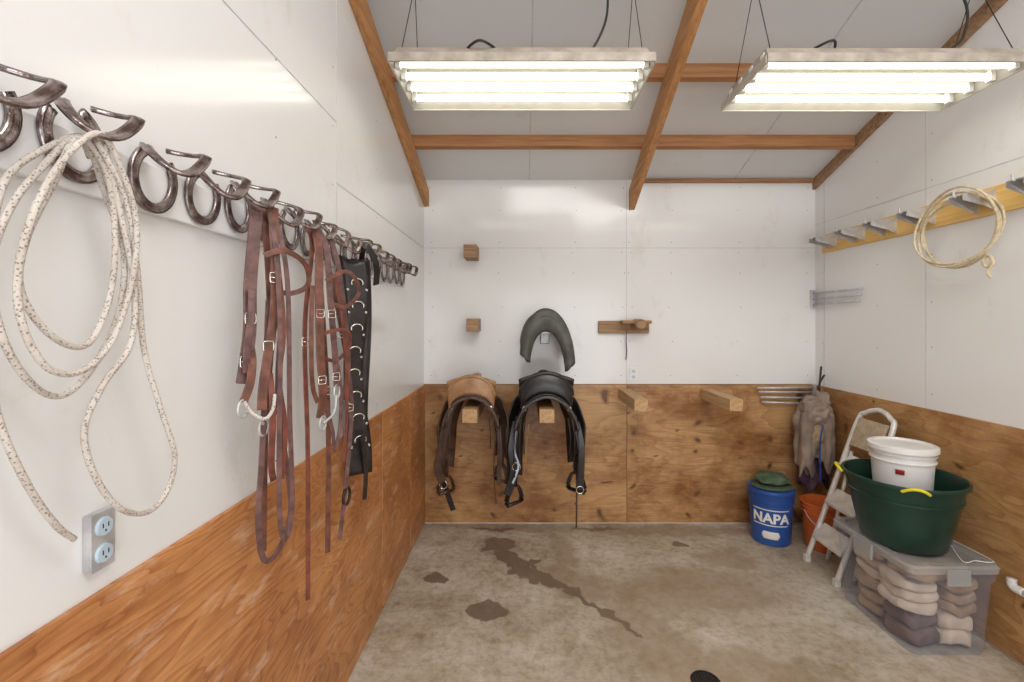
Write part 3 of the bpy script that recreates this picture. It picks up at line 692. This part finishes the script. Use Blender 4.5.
def swing(name,p0,dirv,L,zs):
    e=empty(name,p0); p0=Vector(p0); d=Vector(dirv).normalized()
    z0=min(zs)-.03; z1=max(zs)+.03
    box('mount_plate',p0.x-.015,p0.x+.015,p0.y-.012,p0.y+.012,z0,z1,'chrome',e)
    tube('hinge_pin',[(p0.x,p0.y-.0,z0+.0),(p0.x,p0.y,z1)],.008,'chrome',e)
    for i,z in enumerate(zs):
        a=Vector((p0.x,p0.y,z)); b_=a+d*L*(1-.03*i)+Vector((0,0,.006*i))
        tube('arm_%d'%i,[a,b_],.009,'chrome',e,seg=12)
    return e
swing('swing_arm_blanket_rack',(XR-.035,YB-.02,1.95),(-.0,-1,0),.58,(2.02,1.97,1.92))
swing('swing_arm_blanket_rack',(XR-.045,YB-.055,1.12),(-1,-.02,0),.50,(1.20,1.16,1.11,1.06))

# ------------------------------------------------------------------ jacket on hook
e=empty('hanging_jacket',(2.41,3.78,.9))
tube('coat_hook',[(2.555,3.86,1.32),(2.50,3.83,1.26),(2.47,3.80,1.18),(2.49,3.80,1.40)],.008,'blackp',e)
def jk(cx,cy,z1,z0,rx,ry,seed,k=9,amp=.16,top=.35):
    def fn(u,v):
        a=2*PI*u; z=z1+(z0-z1)*v
        r=(top+(1-top)*min(1,(v/.3))**.7)*(1+amp*math.sin(k*a+seed+v*2)*(.3+v)*.8+.30*noise.noise(Vector((math.cos(a)*1.3,math.sin(a)*1.3,v*4+seed))))
        return Vector((min(XR-.024,cx+rx*r*math.cos(a)),min(YB-.02,cy+ry*r*math.sin(a)),z+.05*math.sin(3*a+seed)*v))
    return fn
grid('jacket_body',jk(2.41,3.78,1.16,.62,.14,.12,1.0,6,.14),72,36,'jacket',e,.006)
grid('sleeve_left',jk(2.30,3.69,1.04,.56,.05,.05,2.0,5,.10,.7),30,24,'jacket',e,.005)
grid('sleeve_right',jk(2.45,3.67,1.04,.60,.05,.05,4.0,5,.10,.7),30,24,'jacket',e,.005)
blob('hood',(2.39,3.71,1.03),(.115,.09,.11),'jacket',e,.22,1.8,3,5,.45)
blob('collar_fold',(2.45,3.76,1.11),(.07,.08,.08),'jacket',e,.2,2,6,4,.4)
blob('pocket_fold',(2.36,3.69,.86),(.09,.05,.11),'cloth1',e,.2,1.8,8,4,.4)
grid('lining_cloth',jk(2.43,3.82,.72,.42,.11,.08,5.0,6,.14,.9),40,20,'purple',e,.005)
strap('strap',[(2.38,3.61,.95),(2.35,3.60,.8),(2.36,3.61,.5)],.012,.004,(0,-1,0),'blue',e)

# ------------------------------------------------------------------ step ladder
e=empty('folding_step_ladder',(2.25,3.22,.6))
ya,yb=3.37,3.05
def lr(t,y): return Vector((2.10+.405*t,y,.018+1.09*t))
A=[lr(0,ya),lr(.5,ya),lr(.93,ya),lr(1.0,ya-.05),lr(1.03,ya-.13),lr(1.03,yb+.13),lr(1.0,yb+.05),lr(.93,yb),lr(.5,yb),lr(0,yb)]
tube('front_rail_hoop',A,.018,'alu',e,k=6,seg=12)
B=[Vector((2.24,ya-.02,.02)),Vector((2.42,ya-.02,.82)),Vector((2.42,yb+.02,.82)),Vector((2.24,yb+.02,.02))]
for i,(p,q) in enumerate(((B[0],B[1]),(B[3],B[2]))): tube('rear_leg_%d'%i,[p,q],.013,'alu',e,seg=10)
tube('rear_crossbar',[Vector((2.30,ya-.02,.30)),Vector((2.30,yb+.02,.30))],.011,'alu',e)
for i,t in enumerate((.20,.43,.66)):
    c=lr(t,0)
    vs=[]
    for y in (yb+.012,ya-.012):
        for q in ((-.055,-.012),(.05,.006),(.05,.022),(-.055,.008)): vs.append(Vector((c.x+q[0]*.9,y,c.z+q[1]+q[0]*.7)))
    mk('step_%d'%i,vs,[(0,1,2,3),(7,6,5,4),(0,4,5,1),(1,5,6,2),(2,6,7,3),(3,7,4,0)],'alu',e,False,.003)
c=lr(.88,0)
mk('top_platform',[(c.x-.055,yb+.03,c.z-.11),(c.x-.055,ya-.03,c.z-.11),(c.x+.018,ya-.03,c.z+.09),(c.x+.018,yb+.03,c.z+.09)],[(0,1,2,3)],'tread',e,False,.004,.02)
for i,y in enumerate((ya,yb)): box('foot_%d'%i,2.082,2.122,y-.02,y+.02,0.0,.05,'alu',e,.006)

# ------------------------------------------------------------------ buckets
def bucket(name,c,r0,r1,h,mat,rib=True,handle=True,seg=48,tilt=None,parent=None):
    e=empty(name,c)
    pr=[(0,0),(r0*.94,0),(r0,.008),(r0+(r1-r0)*.78,h*.78)]
    if rib: pr+=[(r0+(r1-r0)*.78+.009,h*.785),(r0+(r1-r0)*.82+.009,h*.80),(r0+(r1-r0)*.82,h*.805),(r0+(r1-r0)*.88,h*.88),(r0+(r1-r0)*.88+.008,h*.885),(r0+(r1-r0)*.9+.008,h*.90),(r0+(r1-r0)*.9,h*.905)]
    pr+=[(r1,h*.965),(r1+.009,h*.968),(r1+.010,h*.995),(r1+.004,h),(r1-.004,h),(r1-.006,h*.97),(r0-.004,.012),(0,.012)]
    lathe('shell',pr,c,mat,e,seg,tilt)
    if handle:
        pts=[Vector((c[0]-(r1+.012)*math.cos(a),0,c[2]+h*.86-(r1*.95)*math.sin(a))) for a in [PI*i/12 for i in range(13)]]
        pts=[Vector((p.x,c[1]-math.sqrt(max(0,(r1+.014)**2-(p.x-c[0])**2)),p.z)) for p in pts]
        tube('wire_handle',pts,.003,'chrome',e,k=3)
    return e
BC=(2.02,3.71,0)
nb=bucket('blue_bucket',BC,.145,.165,.42,'blue',True,False)
def wraptext(txt,size,c,r,z,mat,parent,nm,ang0=-PI/2,depth=.002):
    cu=bpy.data.curves.new(nm,'FONT'); cu.body=txt; cu.size=size; cu.align_x='CENTER'; cu.extrude=.0008; cu.offset=.0035
    ob=bpy.data.objects.new(nm+'_tmp',cu); scene.collection.objects.link(ob)
    dg=bpy.context.evaluated_depsgraph_get(); me=bpy.data.meshes.new_from_object(ob.evaluated_get(dg))
    vs=[]
    for v in me.vertices:
        a=ang0+v.co.x/r; rr=r+depth+v.co.z
        vs.append((c[0]+rr*math.cos(a),c[1]+rr*math.sin(a),z+v.co.y))
    fs=[tuple(p.vertices) for p in me.polygons]
    bpy.data.objects.remove(ob); return mk(nm,vs,fs,mat,parent,False)
aim=-PI/2-.50
wraptext('NAPA',.105,BC,.158,.19,'white',nb,'lettering',aim)
for nm,z in (('label_band_low',.165),('label_band_high',.285)):
    def bd(u,v,z=z):
        a=aim+(u-.5)*1.75; zz=z+.008*v; r=.145+.020*zz/.42+.004
        return Vector((BC[0]+r*math.cos(a),BC[1]+r*math.sin(a),zz))
    grid(nm,bd,14,3,'white',nb,.001)
def badge(u,v):
    w=1-.25*abs(v*2-1)
    a=aim+(u-.5)*.9*w; r=.1470+.02*(v*.06+.06)/.42+.003
    return Vector((BC[0]+r*math.cos(a),BC[1]+r*math.sin(a),.06+.06*v))
grid('white_badge',badge,10,6,'white',nb,.001)
lathe('lid_disc',[(0,.012),(.15,.012),(.172,.006),(.174,-.012),(.168,-.012)],(BC[0],BC[1],.428),'blue',nb,40)
hc=empty('olive_cap',(BC[0],3.70,.46))
blob('crown',(BC[0]+.01,3.71,.496),(.125,.11,.043),'olive',hc,.2,2,4,4,.3)
lathe('brim',[(0,.004),(.14,.003),(.155,-.004),(.14,-.006),(0,-.002)],(BC[0],3.69,.453),'olive',hc,32,None,sx=1.05,sy=.9)
bucket('orange_bucket',(2.36,3.58,0),.125,.15,.36,'orange')

# ------------------------------------------------------------------ storage bin
BX0,BX1,BY0,BY1=2.03,2.50,2.38,2.98
KZ=1.07
e=empty('plastic_storage_bin',((BX0+BX1)/2,(BY0+BY1)/2,0))
def rr(x0,x1,y0,y1,z,r=.05,n=5):
    out=[]
    for cx,cy,a0 in ((x1-r,y1-r,0),(x0+r,y1-r,PI/2),(x0+r,y0+r,PI),(x1-r,y0+r,1.5*PI)):
        for i in range(n+1):
            a=a0+PI/2*i/n; out.append(Vector((cx+r*math.cos(a),cy+r*math.sin(a),z*KZ)))
    return out
def loft(name,rings,mat,par,cap0=True,cap1=False,smooth=True):
    n=len(rings[0]); vs=[p for r in rings for p in r]; fs=[]
    for i in range(len(rings)-1):
        for j in range(n): fs.append((i*n+j,i*n+(j+1)%n,(i+1)*n+(j+1)%n,(i+1)*n+j))
    if cap0: fs.append(tuple(range(n)))
    if cap1: fs.append(tuple(range(len(rings)*n-1,(len(rings)-1)*n-1,-1)))
    o=mk(name,vs,fs,mat,par,smooth); q=o.modifiers.new('e','EDGE_SPLIT'); q.split_angle=math.radians(35); return o
t=.035
loft('bin_body',[rr(BX0+t,BX1-t,BY0+t,BY1-t,.002),rr(BX0+t-.006,BX1-t+.006,BY0+t-.006,BY1-t+.006,.02),rr(BX0+t*.5,BX1-t*.5,BY0+t*.5,BY1-t*.5,.22),rr(BX0+.008,BX1-.008,BY0+.008,BY1-.008,.38),
 rr(BX0-.004,BX1+.004,BY0-.004,BY1+.004,.385),rr(BX0-.004,BX1+.004,BY0-.004,BY1+.004,.41),rr(BX0+.004,BX1-.004,BY0+.004,BY1-.004,.412),rr(BX0+.003,BX1-.003,BY0+.003,BY1-.003,.43)],'clear',e)
loft('bin_lid',[rr(BX0-.012,BX1+.012,BY0-.012,BY1+.012,.425),rr(BX0-.014,BX1+.014,BY0-.014,BY1+.014,.452),rr(BX0-.004,BX1+.004,BY0-.004,BY1+.004,.462),rr(BX0+.03,BX1-.03,BY0+.03,BY1-.03,.462),rr(BX0+.04,BX1-.04,BY0+.04,BY1-.04,.450)],'lid',e,False,True)
box('latch_front',BX0+.17,BX0+.29,BY0-.028,BY0-.013,.40,.487,'lid',e,.004)
box('latch_side',BX0-.030,BX0-.012,2.62,2.76,.40,.487,'lid',e,.004)
folded('folded_blanket_1',(2.18,2.56,.10),(.095,.105,.085),'cloth3',e,1.0,2,.2)
folded('folded_blanket_2',(2.36,2.54,.10),(.085,.10,.085),'cloth2',e,2.2,2,-.1)
folded('folded_blanket_3',(2.26,2.80,.12),(.155,.12,.105),'cloth1',e,3.1,3,.05)
folded('folded_blanket_4',(2.17,2.57,.275),(.105,.12,.085),'cloth2',e,4.3,3,-.1)
folded('folded_blanket_5',(2.37,2.55,.28),(.085,.12,.095),'cloth1',e,5.9,3,.12)
folded('folded_blanket_6',(2.26,2.80,.32),(.17,.13,.09),'cloth2',e,7.7,3,0)
folded('folded_blanket_7',(2.25,2.55,.415),(.17,.12,.045),'cloth1',e,8.3,1,.1)
tube('wire_hanger',[(2.40,2.42,.502),(2.47,2.40,.502),(2.50,2.45,.502),(2.49,2.75,.500),(2.45,2.62,.500),(2.33,2.41,.502),(2.40,2.42,.502)],.0025,'white',e,k=4)
TC=(2.225,2.67,.497)
e=empty('green_muck_tub',TC)
kr=.88; kh=.94
lathe('tub_shell',[(r*kr,z*kh) for r,z in [(0,0),(.215,0),(.228,.01),(.262,.14),(.295,.29),(.305,.292),(.306,.305),(.300,.31),(.318,.385),(.335,.388),(.338,.40),(.334,.41),(.322,.41),(.316,.40),(.285,.28),(.22,.018),(0,.018)]],TC,'green',e,56)
lathe('feed',[(0,.155),(.12,.15),(.18,.14),(.215,.13)],TC,'feed',e,40)
def ropeh(a0,nm):
    pts=[]
    for i in range(9):
        t_=i/8; a=a0+(t_-.5)*.40; r=.295+.028*math.sin(PI*t_); z=.362+.03*math.sin(PI*t_)
        pts.append(Vector((TC[0]+r*math.cos(a),TC[1]+r*math.sin(a),TC[2]+z)))
    tube(nm,pts,.008,'yellow',e,k=3)
ropeh(-PI*.66,'rope_handle_1'); ropeh(-PI*1.18,'rope_handle_2')
def tlab(u,v):
    a=-PI*.83+(u-.5)*.16; z=.20+.04*v; r=(.262+(.295-.262)*(z/kh-.14)/.15)*kr+.003
    return Vector((TC[0]+r*math.cos(a),TC[1]+r*math.sin(a),TC[2]+z+.05))
grid('tub_sticker',tlab,5,4,'red',e,.001)
WC=(2.265,2.72,.66)
wb=bucket('white_bucket',WC,.132,.155,.375,'white',True,False)
def lab(u,v):
    a=-PI/2-.75+(u-.5)*.26; r=.149+.0040+.010*v
    return Vector((WC[0]+r*math.cos(a),WC[1]+r*math.sin(a),.895+.03*v))
grid('red_label',lab,6,4,'red',wb,.001)
lathe('bucket_lid',[(0,.000),(.135,.000),(.140,.010),(.158,.010),(.170,.004),(.171,-.022),(.166,-.022)],(WC[0],WC[1],WC[2]+.379),'white',wb,48)
e=empty('pvc_pipe',(XR-.04,2.0,.40))
tube('pipe_run',[(XR-.036,1.0,.40),(XR-.036,2.33,.40)],.017,'pvc',e,seg=16)
tube('pipe_elbow',[(XR-.036,2.30,.40),(XR-.036,2.345,.40),(XR-.036,2.36,.415),(XR-.036,2.36,.44)],.021,'pvc',e,seg=16)
for k,y in enumerate((1.4,2.1)): box('pipe_strap_%d'%k,XR-.060,XR-.0125,y-.012,y+.012,.378,.422,'chrome',e,.003)
e=empty('floor_drain',(.90,2.24,0))
lathe('drain_rim',[(.060,0.0005),(.060,.004),(.070,.004),(.073,.0005)],(.90,2.24,0),'iron',e,32)
lathe('drain_pit',[(0,.0012),(.060,.0012)],(.90,2.24,0),'blackp',e,32)
for k in range(7):
    x=-.048+k*.016; h=math.sqrt(.06**2-x*x); box('grate_bar_%d'%k,.90+x-.002,.90+x+.002,2.24-h,2.24+h,.0015,.005,'iron',e,0)

# ------------------------------------------------------------------ world, lamps, camera
w=bpy.data.worlds.new('World'); scene.world=w; w.use_nodes=True
bg=w.node_tree.nodes['Background']; bg.inputs[0].default_value=(.94,.96,1,1); bg.inputs[1].default_value=1.8
def area(name,loc,target,sx,sy,power,col=(1,.98,.95)):
    l=bpy.data.lights.new(name,'AREA'); l.shape='RECTANGLE'; l.size=sx; l.size_y=sy; l.energy=power; l.color=col
    o=bpy.data.objects.new(name,l); scene.collection.objects.link(o); o.location=loc
    o.rotation_euler=(Vector(target)-Vector(loc)).to_track_quat('-Z','Y').to_euler(); return o
area('overhead_fill_lamp',(.95,-.2,4.1),(.95,2.6,.6),2.4,1.5,94,(1,.975,.94))  # added fill lamp under the roof behind the camera, no real skylight
area('doorway_fill_lamp',(.85,-1.5,1.3),(.85,3.5,1.3),2.3,2.2,28,(.97,.985,1))  # unseen fill lamp, added at the rear opening to brighten the room
cam=bpy.data.cameras.new('Camera'); co=bpy.data.objects.new('Camera',cam); scene.collection.objects.link(co)
co.location=(0,0,1.77); co.rotation_euler=(PI/2,0,0); cam.lens=16; cam.sensor_width=36
cam.shift_x=-11/1024; cam.shift_y=-19/1024; cam.clip_start=.02
scene.camera=co
